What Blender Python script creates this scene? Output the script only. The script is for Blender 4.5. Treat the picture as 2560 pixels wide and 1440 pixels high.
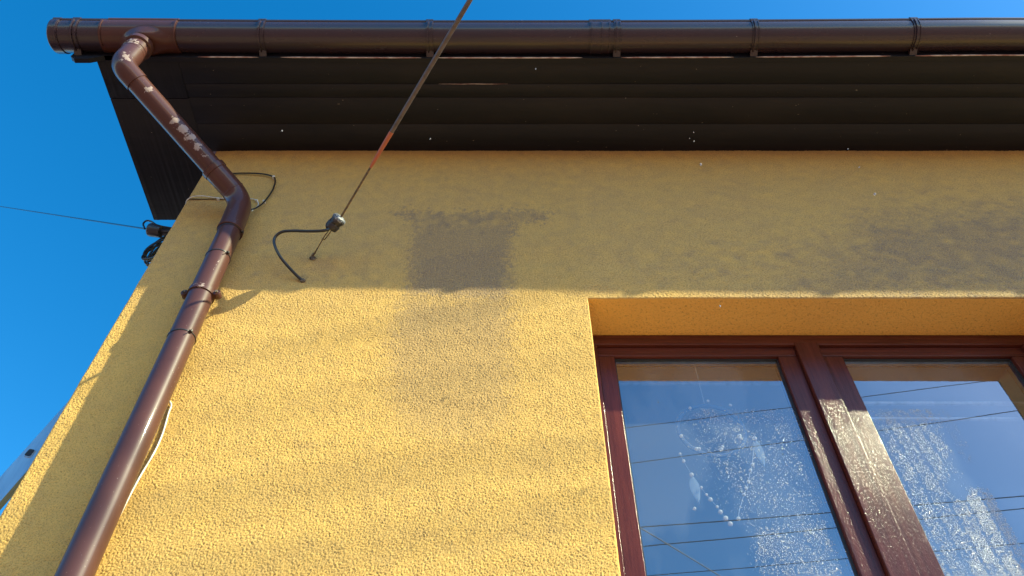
import bpy, math, random
import numpy as np
from mathutils import Vector
random.seed(7); rng = np.random.default_rng(11)
for o in list(bpy.data.objects): bpy.data.objects.remove(o, do_unlink=True)
scene = bpy.context.scene
R = math.radians

# ------------------------------------------------------------------ camera
F = 1920.0; PITCH = R(50.4); CZ = 1.6; CY = -2.0
CP, SP = math.cos(PITCH), math.sin(PITCH)
cd = bpy.data.cameras.new('camera'); cam = bpy.data.objects.new('camera', cd)
scene.collection.objects.link(cam); scene.camera = cam
cam.location = (0, CY, CZ); cam.rotation_euler = (R(90) + PITCH, 0, 0)
cd.sensor_width = 36; cd.lens = 36 * F / 2560; cd.clip_start = 0.02; cd.clip_end = 3000

# ------------------------------------------------------------------ light
SUN = Vector((2.2, -1.0, 1.86)).normalized()
world = bpy.data.worlds.new('World'); scene.world = world; world.use_nodes = True
wn = world.node_tree.nodes; wl = world.node_tree.links; wn.clear()
sky = wn.new('ShaderNodeTexSky'); sky.sky_type = 'NISHITA'; sky.sun_disc = False
sky.sun_elevation = math.asin(SUN.z); sky.sun_rotation = math.atan2(SUN.x, SUN.y)
sky.altitude = 300; sky.air_density = 1.0; sky.dust_density = 0.6; sky.ozone_density = 2.2
hs = wn.new('ShaderNodeHueSaturation'); hs.inputs['Saturation'].default_value = 1.42; hs.inputs['Hue'].default_value = 0.494; hs.inputs['Value'].default_value = 1.12
bg = wn.new('ShaderNodeBackground'); bg.inputs['Strength'].default_value = 0.15
wo = wn.new('ShaderNodeOutputWorld')
wl.new(sky.outputs[0], hs.inputs['Color']); wl.new(hs.outputs[0], bg.inputs[0]); wl.new(bg.outputs[0], wo.inputs[0])
ld = bpy.data.lights.new('sun', 'SUN'); ld.energy = 5.0; ld.angle = R(0.53); ld.color = (1.0, 0.99, 0.66)
sun = bpy.data.objects.new('sun', ld); scene.collection.objects.link(sun)
sun.rotation_euler = SUN.to_track_quat('Z', 'Y').to_euler()
scene.view_settings.view_transform = 'Standard'; scene.view_settings.look = 'None'
scene.view_settings.exposure = 0.84; scene.view_settings.gamma = 1.0

# ------------------------------------------------------------------ helpers
def ray(u, v):
    a = (u - 1280) / F; b = (720 - v) / F
    return a, CP - b * SP, SP + b * CP
def at(u, v, y):                       # real point on the plane at depth y
    a, dy, dz = ray(u, v); t = (y - CY) / dy
    return Vector((a * t, y, CZ + dz * t))
def atd(u, v, t):
    a, dy, dz = ray(u, v); return Vector((a * t, CY + dy * t, CZ + dz * t))

def link(o): scene.collection.objects.link(o); return o
def mesh_obj(name, verts, faces, mat, parent=None, smooth=False):
    me = bpy.data.meshes.new(name); me.from_pydata([tuple(v) for v in verts], [], [tuple(f) for f in faces])
    me.validate(); me.update()
    if smooth: me.polygons.foreach_set('use_smooth', [True] * len(me.polygons))
    if mat: me.materials.append(mat)
    o = link(bpy.data.objects.new(name, me)); o.parent = parent
    return o
def tag(o, label=None, cat=None, group=None, kind=None):
    if label: o['label'] = label
    if cat: o['category'] = cat
    if group: o['group'] = group
    if kind: o['kind'] = kind
    return o
def empty(name, loc=(0, 0, 0)):
    o = link(bpy.data.objects.new(name, None)); o.empty_display_size = .1; o.location = loc
    return o
def keep(o, parent):                   # parent without moving (parent has translation only)
    o.parent = parent; o.matrix_parent_inverse.identity(); o.location = -Vector(parent.location)
    return o

class MB:
    def __init__(s): s.v = []; s.f = []; s.off = 0
    def add(s, v, f):
        n = len(s.v); s.v += [Vector(p) for p in v]; s.f += [tuple(i + n for i in q) for q in f]
    def box(s, x0, x1, y0, y1, z0, z1, b=0.0):
        if b <= 0:
            s.add([(x0,y0,z0),(x1,y0,z0),(x1,y1,z0),(x0,y1,z0),(x0,y0,z1),(x1,y0,z1),(x1,y1,z1),(x0,y1,z1)],
                  [(0,3,2,1),(4,5,6,7),(0,1,5,4),(1,2,6,5),(2,3,7,6),(3,0,4,7)])
            return
        vs = []; idx = {}
        X, Y, Z = (x0, x1), (y0, y1), (z0, z1)
        for i in (0, 1):
            for j in (0, 1):
                for k in (0, 1):
                    sx, sy, sz = (1 - 2*i)*b, (1 - 2*j)*b, (1 - 2*k)*b
                    for m, d in enumerate(((0, sy, sz), (sx, 0, sz), (sx, sy, 0))):
                        idx[(i, j, k, m)] = len(vs); vs.append((X[i]+d[0], Y[j]+d[1], Z[k]+d[2]))
        f = []
        for i in (0, 1):
            f.append([idx[(i, 0, 0, 0)], idx[(i, 1, 0, 0)], idx[(i, 1, 1, 0)], idx[(i, 0, 1, 0)]][::(1 if i else -1)])
            f.append([idx[(0, i, 0, 1)], idx[(1, i, 0, 1)], idx[(1, i, 1, 1)], idx[(0, i, 1, 1)]][::(-1 if i else 1)])
            f.append([idx[(0, 0, i, 2)], idx[(1, 0, i, 2)], idx[(1, 1, i, 2)], idx[(0, 1, i, 2)]][::(1 if i else -1)])
        for j in (0, 1):
            for k in (0, 1):
                f.append([idx[(0, j, k, 1)], idx[(1, j, k, 1)], idx[(1, j, k, 2)], idx[(0, j, k, 2)]])
        for i in (0, 1):
            for k in (0, 1):
                f.append([idx[(i, 0, k, 0)], idx[(i, 1, k, 0)], idx[(i, 1, k, 2)], idx[(i, 0, k, 2)]])
        for i in (0, 1):
            for j in (0, 1):
                f.append([idx[(i, j, 0, 0)], idx[(i, j, 1, 0)], idx[(i, j, 1, 1)], idx[(i, j, 0, 1)]])
                for k in (0, 1): f.append([idx[(i, j, k, 0)], idx[(i, j, k, 1)], idx[(i, j, k, 2)]])
        s.add(vs, f)
    def sweep(s, path, prof, closed=True, cap=True, up=Vector((0, 0, 1))):
        # prof: list of (a, b) or function(i) -> list ; parallel transport frame
        P = [Vector(p) for p in path]; n = len(P); T = []
        for i in range(n):
            d = (P[min(i+1, n-1)] - P[max(i-1, 0)])
            T.append(d.normalized())
        A = up - T[0] * up.dot(T[0])
        if A.length < 1e-4: A = Vector((0, 1, 0)) - T[0] * T[0].y
        A.normalize(); base = len(s.v); m = None
        for i in range(n):
            if i: A = (A - T[i] * A.dot(T[i])).normalized()
            B = T[i].cross(A)
            pr = prof(i) if callable(prof) else prof
            m = len(pr)
            for a, b in pr: s.v.append(P[i] + A * a + B * b)
        for i in range(n - 1):
            for j in range(m if closed else m - 1):
                k = (j + 1) % m
                s.f.append((base+i*m+j, base+i*m+k, base+(i+1)*m+k, base+(i+1)*m+j))
        if cap:
            s.f.append(tuple(base + j for j in range(m))[::-1]); s.f.append(tuple(base + (n-1)*m + j for j in range(m)))
    def tube(s, path, r, seg=12, cap=True):
        def pr(i):
            q = r(i) if callable(r) else r
            return [(q*math.cos(2*math.pi*j/seg), q*math.sin(2*math.pi*j/seg)) for j in range(seg)]
        s.sweep(path, pr, cap=cap)
    def ball(s, c, r, nu=10, nv=7, sc=(1, 1, 1)):
        vs = []; f = []
        for i in range(nv + 1):
            th = math.pi * i / nv
            for j in range(nu):
                ph = 2*math.pi*j/nu
                vs.append((c[0]+r*sc[0]*math.sin(th)*math.cos(ph), c[1]+r*sc[1]*math.sin(th)*math.sin(ph), c[2]+r*sc[2]*math.cos(th)))
        for i in range(nv):
            for j in range(nu):
                k = (j+1) % nu; f.append((i*nu+j, (i+1)*nu+j, (i+1)*nu+k, i*nu+k))
        s.add(vs, f)
    def build(s, name, mat, parent=None, smooth=True, sharp=35):
        o = mesh_obj(name, s.v, s.f, mat, None, smooth)
        if smooth:
            try: o.data.set_sharp_from_angle(angle=R(sharp))
            except Exception: pass
        if parent is not None:
            o.parent = parent; o.location = -Vector(parent.location)
            if parent.parent: o.location = (0, 0, 0) if parent.type == 'MESH' else o.location
        return o
def under(o, parent):                  # sub-part of a mesh part: coordinates are already in the same frame
    o.parent = parent; o.location = (0, 0, 0); return o

def catmull(pts, n=10):
    P = [Vector(p) for p in pts]; P = [P[0]*2 - P[1]] + P + [P[-1]*2 - P[-2]]; out = []
    for i in range(1, len(P) - 2):
        for k in range(n):
            t = k / n; a, b, c, d = P[i-1], P[i], P[i+1], P[i+2]
            out.append(0.5*((2*b) + (c-a)*t + (2*a-5*b+4*c-d)*t*t + (3*b-a-3*c+d)*t**3))
    out.append(P[-2]); return out
def fillet(pts, rad, n=12):
    P = [Vector(p) for p in pts]; out = [P[0]]
    for i in range(1, len(P) - 1):
        a = (P[i-1]-P[i]).normalized(); c = (P[i+1]-P[i]).normalized()
        p0, p1 = P[i] + a*rad, P[i] + c*rad
        for k in range(n + 1):
            t = k / n; out.append(p0*(1-t)**2 + P[i]*2*t*(1-t) + p1*t*t)
    out.append(P[-1]); return out
def dense(path, step):
    out = []
    for a, b in zip(path[:-1], path[1:]):
        n = max(1, int((b-a).length/step))
        out += [a.lerp(b, k/n) for k in range(n)]
    return out + [path[-1]]

# ------------------------------------------------------------------ materials
def mat(name, col, rough=.5, metal=0.0, spec=.5, coat=0.0):
    m = bpy.data.materials.new(name); m.use_nodes = True; n = m.node_tree.nodes
    b = n['Principled BSDF']; b.inputs['Base Color'].default_value = (*col, 1); b.inputs['Roughness'].default_value = rough
    b.inputs['Metallic'].default_value = metal; b.inputs['Specular IOR Level'].default_value = spec
    b.inputs['Coat Weight'].default_value = coat; b.inputs['Coat Roughness'].default_value = .08
    return m
def N(m): return m.node_tree.nodes
def L(m, a, b): m.node_tree.links.new(a, b)
def noise(m, scale, detail=4, rough=.55, vec=None, sc=None):
    t = N(m).new('ShaderNodeTexNoise'); t.inputs['Scale'].default_value = scale; t.inputs['Detail'].default_value = detail
    t.inputs['Roughness'].default_value = rough
    if vec is None:
        tc = N(m).new('ShaderNodeTexCoord'); vec = tc.outputs['Object']
    if sc:
        mp = N(m).new('ShaderNodeMapping'); mp.inputs['Scale'].default_value = sc; L(m, vec, mp.inputs[0]); vec = mp.outputs[0]
    L(m, vec, t.inputs['Vector']); return t.outputs['Fac']
def ramp(m, fac, p0, p1, c0=(0,0,0), c1=(1,1,1)):
    r = N(m).new('ShaderNodeValToRGB'); e = r.color_ramp.elements
    e[0].position = p0; e[1].position = p1; e[0].color = (*c0, 1); e[1].color = (*c1, 1)
    L(m, fac, r.inputs[0]); return r.outputs[0]
def mix(m, fac, a, b, mode='MIX'):
    x = N(m).new('ShaderNodeMix'); x.data_type = 'RGBA'; x.blend_type = mode
    for s, v in ((x.inputs['Factor'], fac), (x.inputs['A'], a), (x.inputs['B'], b)):
        if isinstance(v, (int, float)): s.default_value = v
        elif isinstance(v, tuple): s.default_value = (*v, 1)
        else: L(m, v, s)
    return x.outputs['Result']
def mathn(m, op, a, b=0.0):
    x = N(m).new('ShaderNodeMath'); x.operation = op
    for s, v in ((x.inputs[0], a), (x.inputs[1], b)):
        if isinstance(v, (int, float)): s.default_value = v
        else: L(m, v, s)
    return x.outputs[0]
def attr(m, name):
    a = N(m).new('ShaderNodeAttribute'); a.attribute_name = name; return a.outputs['Fac']
def bump(m, fac, strength, dist, prev=None):
    b = N(m).new('ShaderNodeBump'); b.inputs['Strength'].default_value = strength; b.inputs['Distance'].default_value = dist
    L(m, fac, b.inputs['Height'])
    if prev is not None: L(m, prev, b.inputs['Normal'])
    L(m, b.outputs[0], N(m)['Principled BSDF'].inputs['Normal']); return b.outputs[0]
def base(m, c): L(m, c, N(m)['Principled BSDF'].inputs['Base Color'])
def roughn(m, c): L(m, c, N(m)['Principled BSDF'].inputs['Roughness'])

M = {}
# yellow stucco, one material for wall and reveals
m = M['stucco'] = mat('stucco', (.66, .43, .10), .82, spec=.35)
big = noise(m, 1.7, 3); mid = noise(m, 9, 4); fine = noise(m, 240, 3)
c = mix(m, ramp(m, big, .35, .7), (.79, .466, .112), (.73, .431, .117))
c = mix(m, mathn(m, 'MULTIPLY', ramp(m, fine, .30, .62), .35), c, (.90, .58, .168))
soot_shade = attr(m, 'stain_shade')
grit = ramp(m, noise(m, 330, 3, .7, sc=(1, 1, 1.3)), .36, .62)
s2 = mathn(m, 'MULTIPLY', soot_shade, mathn(m, 'ADD', mathn(m, 'MULTIPLY', grit, -.75), 1.05))
c = mix(m, s2, c, (.165, .135, .13))  # dirt colour, also used to tint the shaded upper wall
pit = attr(m, 'pit'); c = mix(m, mathn(m, 'MULTIPLY', pit, .62), c, (.17, .10, .035))
base(m, c); bump(m, fine, .35, .0015)

m = M['plastic'] = mat('brown_plastic', (.115, .048, .036), .45, spec=.2, coat=.5)
N(m)['Principled BSDF'].inputs['Coat Roughness'].default_value = .03
d = noise(m, 3.5, 5); s = noise(m, 160, 2)
c = mix(m, ramp(m, d, .4, .72), (.092, .033, .024), (.070, .027, .022))
c = mix(m, ramp(m, s, .73, .78), c, (.42, .34, .30))
w = attr(m, 'wear')
wn_ = noise(m, 48, 6, .65)
wm = mathn(m, 'GREATER_THAN', mathn(m, 'ADD', w, mathn(m, 'MULTIPLY', mathn(m, 'SUBTRACT', wn_, .5), 2.6)), .62)
c = mix(m, wm, c, (.36, .27, .235))
base(m, c); roughn(m, mathn(m, 'ADD', mathn(m, 'ADD', mathn(m, 'MULTIPLY', d, .20), .32), mathn(m, 'MULTIPLY', wm, .35)))

m = M['gutter'] = mat('gutter_plastic', (.085, .042, .038), .28, spec=.5, coat=.3)
d = noise(m, 5, 5, sc=(.35, 1, 1)); s = noise(m, 130, 2)
c = mix(m, ramp(m, d, .45, .7), (.040, .023, .030), (.029, .021, .030))
c = mix(m, ramp(m, s, .75, .79), c, (.35, .30, .28))
base(m, c); roughn(m, mathn(m, 'ADD', mathn(m, 'MULTIPLY', d, .22), .17)); bump(m, noise(m, 9, 3, sc=(.3, 1, 1)), .05, .01)

m = M['soffit'] = mat('painted_board', (.035, .025, .024), .55, spec=.4)
g = noise(m, 22, 6, .65, sc=(.05, 1, 1)); k = noise(m, 3, 5, sc=(.3, 1, 1)); sp = noise(m, 95, 2, sc=(.5, 1, 1))
c = mix(m, ramp(m, g, .3, .75), (.003, .005, .011), (.008, .009, .017))
c = mix(m, ramp(m, k, .55, .75), c, (.018, .017, .021))
c = mix(m, ramp(m, sp, .765, .80), c, (.40, .34, .28))
base(m, c); bump(m, g, .5, .003)
m = M['pale_paint'] = mat('pale_paint_edge', (.48, .36, .32), .6)
base(m, mix(m, ramp(m, noise(m, 60, 4, sc=(.3, 1, 1)), .4, .6), (.30, .14, .12), (.62, .52, .47)))

m = M['foil'] = mat('mahogany_foil', (.16, .045, .032), .3, spec=.3)
tc = N(m).new('ShaderNodeTexCoord'); oc = tc.outputs['Object']
ax = attr(m, 'grain_dir')
g1 = noise(m, 60, 6, .7, oc, (1, 1, .035)); g2 = noise(m, 60, 6, .7, oc, (.035, 1, 1))
g = mathn(m, 'ADD', mathn(m, 'MULTIPLY', g1, mathn(m, 'SUBTRACT', 1.0, ax)), mathn(m, 'MULTIPLY', g2, ax))
p1 = noise(m, 330, 3, .7, oc, (1, 1, .3)); p2 = noise(m, 330, 3, .7, oc, (.3, 1, 1))
p = mathn(m, 'ADD', mathn(m, 'MULTIPLY', p1, mathn(m, 'SUBTRACT', 1.0, ax)), mathn(m, 'MULTIPLY', p2, ax))
base(m, mix(m, ramp(m, g, .3, .72), (.050, .012, .010), (.135, .034, .024)))
bump(m, mathn(m, 'ADD', mathn(m, 'MULTIPLY', g, .35), mathn(m, 'MULTIPLY', p, 1.2)), .50, .0018); roughn(m, mathn(m, 'ADD', mathn(m, 'MULTIPLY', p, .12), .08))

M['gasket'] = mat('gasket', (.02, .02, .02), .5)
M['black'] = mat('black_cable', (.018, .017, .018), .28, spec=.6)
bump(M['black'], noise(M['black'], 90, 3), .15, .002)
M['tie'] = mat('black_nylon', (.03, .027, .026), .3)
M['white'] = mat('white_cable', (.70, .67, .60), .45)
base(M['white'], mix(M['white'], ramp(M['white'], noise(M['white'], 30, 4), .45, .7), (.74, .72, .66), (.52, .48, .40)))
m = M['wire'] = mat('weathered_wire', (.12, .075, .04), .6)
base(m, mix(m, ramp(m, noise(m, 60, 4), .4, .65), (.16, .10, .045), (.07, .05, .035)))
m = M['sleeve'] = mat('grey_sleeve', (.17, .13, .125), .55)
base(m, mix(m, ramp(m, noise(m, 40, 4), .4, .65), (.13, .10, .095), (.085, .068, .065)))
M['redsleeve'] = mat('red_sleeve', (.42, .115, .06), .5)
m = M['porcelain'] = mat('insulator_grey', (.50, .52, .56), .45)
base(m, mix(m, ramp(m, noise(m, 110, 5, .7), .44, .56), (.025, .025, .03), (.28, .30, .33)))
m = M['darkporc'] = mat('insulator_dark', (.03, .028, .03), .35)
base(m, mix(m, ramp(m, noise(m, 90, 5, .7), .60, .68), (.028, .025, .028), (.22, .22, .24)))
m = M['rust'] = mat('rusty_iron', (.10, .06, .04), .8)
base(m, mix(m, ramp(m, noise(m, 120, 4), .4, .6), (.035, .027, .022), (.22, .17, .12)))
m = M['alu'] = mat('aluminium', (.55, .58, .62), .38, metal=.85)
base(m, mix(m, ramp(m, noise(m, 40, 4, sc=(1, 1, .1)), .35, .7), (.46, .50, .55), (.62, .65, .68)))
M['rung_dark'] = mat('rung_hollow_shade', (.02, .02, .022), .6)
M['roof'] = mat('roof_tile', (.22, .07, .05), .7)
base(M['roof'], mix(M['roof'], ramp(M['roof'], noise(M['roof'], 5, 5), .35, .7), (.26, .085, .06), (.16, .06, .05)))
M['clay'] = mat('clay_sill', (.55, .27, .10), .6)
M['plaster'] = mat('interior_plaster', (.62, .60, .56), .8)
M['bead'] = mat('amber_bead', (.92, .80, .58), .25)
M['feather'] = mat('feather', (.22, .26, .30), .7)
M['hoop'] = mat('hoop_suede', (.10, .11, .15), .8)
m = M['drop'] = mat('water_drop', (.86, .90, .94), .04, spec=1.0)
N(m)['Principled BSDF'].inputs['Transmission Weight'].default_value = .75; N(m)['Principled BSDF'].inputs['IOR'].default_value = 1.33
m = M['dew'] = mat('dew', (.86, .90, .95), .12, spec=1.0)
N(m)['Principled BSDF'].inputs['Transmission Weight'].default_value = .4
m = M['ground'] = mat('asphalt', (.05, .05, .05), .85)
base(m, mix(m, ramp(m, noise(m, 2, 6), .3, .7), (.145, .070, .068), (.185, .09, .088))); bump(m, noise(m, 120, 3), .4, .01)
m = M['paving'] = mat('paving', (.36, .33, .28), .8)
br = N(m).new('ShaderNodeTexBrick'); br.inputs['Scale'].default_value = 4; tcx = N(m).new('ShaderNodeTexCoord'); L(m, tcx.outputs['Object'], br.inputs['Vector'])
br.inputs['Color1'].default_value = (.34, .20, .13, 1); br.inputs['Color2'].default_value = (.27, .165, .11, 1); br.inputs['Mortar'].default_value = (.07, .065, .06, 1); br.inputs['Mortar Size'].default_value = .015
base(m, br.outputs[0])

# glass: a reflecting, slightly dusty film over a clear pane
m = M['glass'] = bpy.data.materials.new('window_glass'); m.use_nodes = True; n = N(m); n.clear()
out = n.new('ShaderNodeOutputMaterial'); gl = n.new('ShaderNodeBsdfGlossy'); gl.inputs['Roughness'].default_value = .0
gl.inputs['Color'].default_value = (.92, .95, 1, 1)
tr = n.new('ShaderNodeBsdfTransparent'); tr.inputs['Color'].default_value = (.88, .91, .91, 1)
df = n.new('ShaderNodeBsdfDiffuse'); df.inputs['Color'].default_value = (.55, .62, .70, 1)
lw = n.new('ShaderNodeLayerWeight'); lw.inputs['Blend'].default_value = .5
fr = mathn(m, 'ADD', mathn(m, 'MULTIPLY', mathn(m, 'POWER', lw.outputs['Facing'], 3.0), .9), .26)
smear = ramp(m, noise(m, 3.2, 5, .5, sc=(1.6, 1, .8)), .46, .56)
dustf = mathn(m, 'ADD', mathn(m, 'MULTIPLY', smear, .07), .05)
x1 = n.new('ShaderNodeMixShader'); L(m, dustf, x1.inputs[0]); L(m, tr.outputs[0], x1.inputs[1]); L(m, df.outputs[0], x1.inputs[2])
x2 = n.new('ShaderNodeMixShader'); L(m, fr, x2.inputs[0]); L(m, x1.outputs[0], x2.inputs[1]); L(m, gl.outputs[0], x2.inputs[2])
L(m, x2.outputs[0], out.inputs[0])
bmp = n.new('ShaderNodeBump'); bmp.inputs['Strength'].default_value = .12; bmp.inputs['Distance'].default_value = .004
L(m, noise(m, 1.6, 1), bmp.inputs['Height']); L(m, bmp.outputs[0], gl.inputs['Normal'])

# ------------------------------------------------------------------ dimensions (z above ground)
Z = lambda r: CZ + r
XC = -1.54                       # left corner of the wall
WX0, WX1 = .306, 2.15            # window opening
WZ1 = Z(2.352); WZ0 = WZ1 - 1.55
EZ = Z(3.53)                     # soffit height
XR = 6.5                         # house right end

# ------------------------------------------------------------------ ground
g = mesh_obj('ground', [(-400,-400,0),(400,-400,0),(400,400,0),(-400,400,0)], [(0,1,2,3)], M['ground']); tag(g, kind='structure')
g = MB(); g.box(-6, 12, -3.4, -.004, .001, .12); tag(g.build('pavement', M['paving'], smooth=False), kind='structure')

# ------------------------------------------------------------------ house
house = empty('house', (2, 0, 0))
tag(house, 'yellow stucco house with dark brown boarded eaves and a mahogany window', 'house')

def band_noise(nx, nz, dx, dz, lo, hi, ang=None, asp=1.0):
    """filtered noise, wavelengths between lo and hi (metres)"""
    w = rng.standard_normal((nz, nx)).astype(np.float32); Fq = np.fft.rfft2(w)
    kx = np.fft.rfftfreq(nx, dx)[None, :]; kz = np.fft.fftfreq(nz, dz)[:, None]
    if ang is not None:
        ca, sa = math.cos(ang), math.sin(ang); ka = (kx*ca + kz*sa)*asp; kb = -kx*sa + kz*ca
    else: ka, kb = kx, kz
    k = np.sqrt(ka**2 + kb**2) + 1e-9
    flt = np.exp(-(k*lo)**2) * (1 - np.exp(-(k*hi)**2))
    o = np.fft.irfft2(Fq*flt, s=(nz, nx)); return (o/o.std()).astype(np.float32)

step = .0023
xs = np.concatenate([np.linspace(XC, WX0, int((WX0-XC)/step), endpoint=False), np.linspace(WX0, WX1, int((WX1-WX0)/.0034), endpoint=False), np.linspace(WX1, 4.2, 520)])
ZB = Z(.52); ZT = Z(3.56)
zs = np.concatenate([np.linspace(ZB, WZ1, int((WZ1-ZB)/step), endpoint=False), np.linspace(WZ1, ZT, int((ZT-WZ1)/step))])
nx, nz = len(xs), len(zs)
grain = band_noise(nx, nz, step, step, .0032, .0072)
grain2 = band_noise(nx, nz, step, step, .007, .02)
und = band_noise(nx, nz, step, step, .13, .7, ang=R(9), asp=3.6)
und2 = band_noise(nx, nz, step, step, .05, .2)
X, Zg = np.meshgrid(xs, zs)
h = .00135*np.tanh(grain*.9) + .00045*grain2 + .0008*und + .00022*und2
# fade to a soft rounded edge at the corner and at the window opening
dC = X - XC
inx = (X > WX0) & (X < WX1); dW = np.where(Zg < WZ1, np.abs(X - WX0), np.where(inx, Zg - WZ1, np.hypot(X - WX0, Zg - WZ1)))
def rnd(d, r): t = np.clip(1 - d/r, 0, 1); return r*(1 - np.sqrt(np.clip(1 - t*t, 0, 1)))
Y = -h - .004
Y = Y + rnd(dC, .010) + rnd(dW, .006)
# stains (shape taken from the wall), plus eave shade painted over the upper band
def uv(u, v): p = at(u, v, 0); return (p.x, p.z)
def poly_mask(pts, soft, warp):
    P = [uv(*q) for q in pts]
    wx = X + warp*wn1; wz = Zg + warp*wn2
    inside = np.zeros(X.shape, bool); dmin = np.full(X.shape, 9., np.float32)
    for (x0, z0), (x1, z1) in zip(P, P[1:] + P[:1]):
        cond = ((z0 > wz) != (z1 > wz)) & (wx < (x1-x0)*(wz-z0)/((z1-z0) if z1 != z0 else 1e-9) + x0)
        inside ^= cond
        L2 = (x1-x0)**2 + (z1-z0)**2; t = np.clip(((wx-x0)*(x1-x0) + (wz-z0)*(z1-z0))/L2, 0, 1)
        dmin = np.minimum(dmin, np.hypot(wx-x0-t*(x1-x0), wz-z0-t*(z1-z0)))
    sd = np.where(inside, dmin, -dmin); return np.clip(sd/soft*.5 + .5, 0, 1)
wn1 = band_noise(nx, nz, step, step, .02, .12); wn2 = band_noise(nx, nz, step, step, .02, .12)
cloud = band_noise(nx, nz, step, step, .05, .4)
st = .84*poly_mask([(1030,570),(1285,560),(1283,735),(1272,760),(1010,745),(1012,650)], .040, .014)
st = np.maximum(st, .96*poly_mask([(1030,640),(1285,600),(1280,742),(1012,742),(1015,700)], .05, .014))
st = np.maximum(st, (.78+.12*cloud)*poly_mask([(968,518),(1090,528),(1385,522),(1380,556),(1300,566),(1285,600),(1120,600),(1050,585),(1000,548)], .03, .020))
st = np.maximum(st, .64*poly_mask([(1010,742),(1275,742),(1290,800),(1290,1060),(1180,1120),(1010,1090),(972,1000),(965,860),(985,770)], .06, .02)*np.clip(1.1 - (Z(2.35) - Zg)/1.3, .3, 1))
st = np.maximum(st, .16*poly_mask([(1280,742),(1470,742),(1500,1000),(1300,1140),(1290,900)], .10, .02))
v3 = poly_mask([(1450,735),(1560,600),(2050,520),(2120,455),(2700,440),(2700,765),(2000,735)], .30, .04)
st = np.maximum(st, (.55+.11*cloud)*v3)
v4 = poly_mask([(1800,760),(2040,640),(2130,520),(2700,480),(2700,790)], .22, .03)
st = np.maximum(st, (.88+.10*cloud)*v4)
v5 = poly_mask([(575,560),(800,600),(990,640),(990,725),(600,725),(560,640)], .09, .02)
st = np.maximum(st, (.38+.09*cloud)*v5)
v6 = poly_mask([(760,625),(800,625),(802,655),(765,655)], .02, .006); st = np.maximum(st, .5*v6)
st = np.maximum(st, (.07+.05*cloud) + .32*np.clip((Zg - Z(2.1))/.6, 0, 1))  # faint cloudy dirt, plus the eave shade's grey-brown put into the colour
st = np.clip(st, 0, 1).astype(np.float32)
# irregular corner: plaster grains also push sideways
Xj = X + np.where(dC < .012, (grain*.0010 + grain2*.0008)*(1 - dC/.012), 0)
co = np.stack([Xj, Y, Zg], -1).reshape(-1, 3).astype(np.float32)
idx = np.arange(nx*nz).reshape(nz, nx)
q = np.stack([idx[:-1, :-1], idx[:-1, 1:], idx[1:, 1:], idx[1:, :-1]], -1)
xm = (xs[:-1] + xs[1:])/2; zm = (zs[:-1] + zs[1:])/2
keepm = ~((xm[None, :] > WX0) & (xm[None, :] < WX1) & (zm[:, None] < WZ1) & (zm[:, None] > WZ0))
# drop the fine cells right of the window and far to the right (outside, coarse faces there)
q = q[keepm]
extra_v = [];extra_f = []
def flat(pts):
    b = len(co) + len(extra_v); extra_v.extend(pts); extra_f.append([b, b+1, b+2, b+3])
yb = -.004
flat([(XC, yb, 0), (XR, yb, 0), (XR, yb, ZB), (XC, yb, ZB)])
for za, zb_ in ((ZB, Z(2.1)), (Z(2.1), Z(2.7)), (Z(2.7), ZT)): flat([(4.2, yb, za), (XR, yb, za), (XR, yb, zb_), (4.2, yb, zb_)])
flat([(XC+.001, 7, 0), (XC+.001, yb+.006, 0), (XC+.001, yb+.006, ZT+.1), (XC+.001, 7, ZT+.1)])
flat([(XR, yb, 0), (XR, 7, 0), (XR, 7, ZT+.1), (XR, yb, ZT+.1)])
flat([(XC, 7, 0), (XC, 7, ZT), (XR, 7, ZT), (XR, 7, 0)])
allv = np.concatenate([co, np.array(extra_v, np.float32)]); allq = np.concatenate([q, np.array(extra_f)])
me = bpy.data.meshes.new('wall'); me.vertices.add(len(allv)); me.vertices.foreach_set('co', allv.ravel())
me.loops.add(len(allq)*4); me.loops.foreach_set('vertex_index', allq.ravel().astype(np.int32))
me.polygons.add(len(allq)); me.polygons.foreach_set('loop_start', np.arange(len(allq), dtype=np.int32)*4)
me.polygons.foreach_set('loop_total', np.full(len(allq), 4, np.int32)); me.update(calc_edges=True)
sa = me.attributes.new('stain_shade', 'FLOAT', 'POINT'); sa.data.foreach_set('value', np.concatenate([st.ravel(), np.array([.07 + .32*min(max((p[2]-Z(2.1))/.6, 0), 1) for p in extra_v], np.float32)]))  # coarse faces carry the same painted eave shade
pa_ = me.attributes.new('pit', 'FLOAT', 'POINT'); pa_.data.foreach_set('value', np.concatenate([(np.clip(-grain*.55-.10-.15*grain2, 0, 1)).astype(np.float32).ravel(), np.zeros(len(extra_v), np.float32)]))
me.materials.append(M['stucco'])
wall = link(bpy.data.objects.new('wall', me)); wall.parent = house; wall.location = -Vector(house.location)

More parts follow.
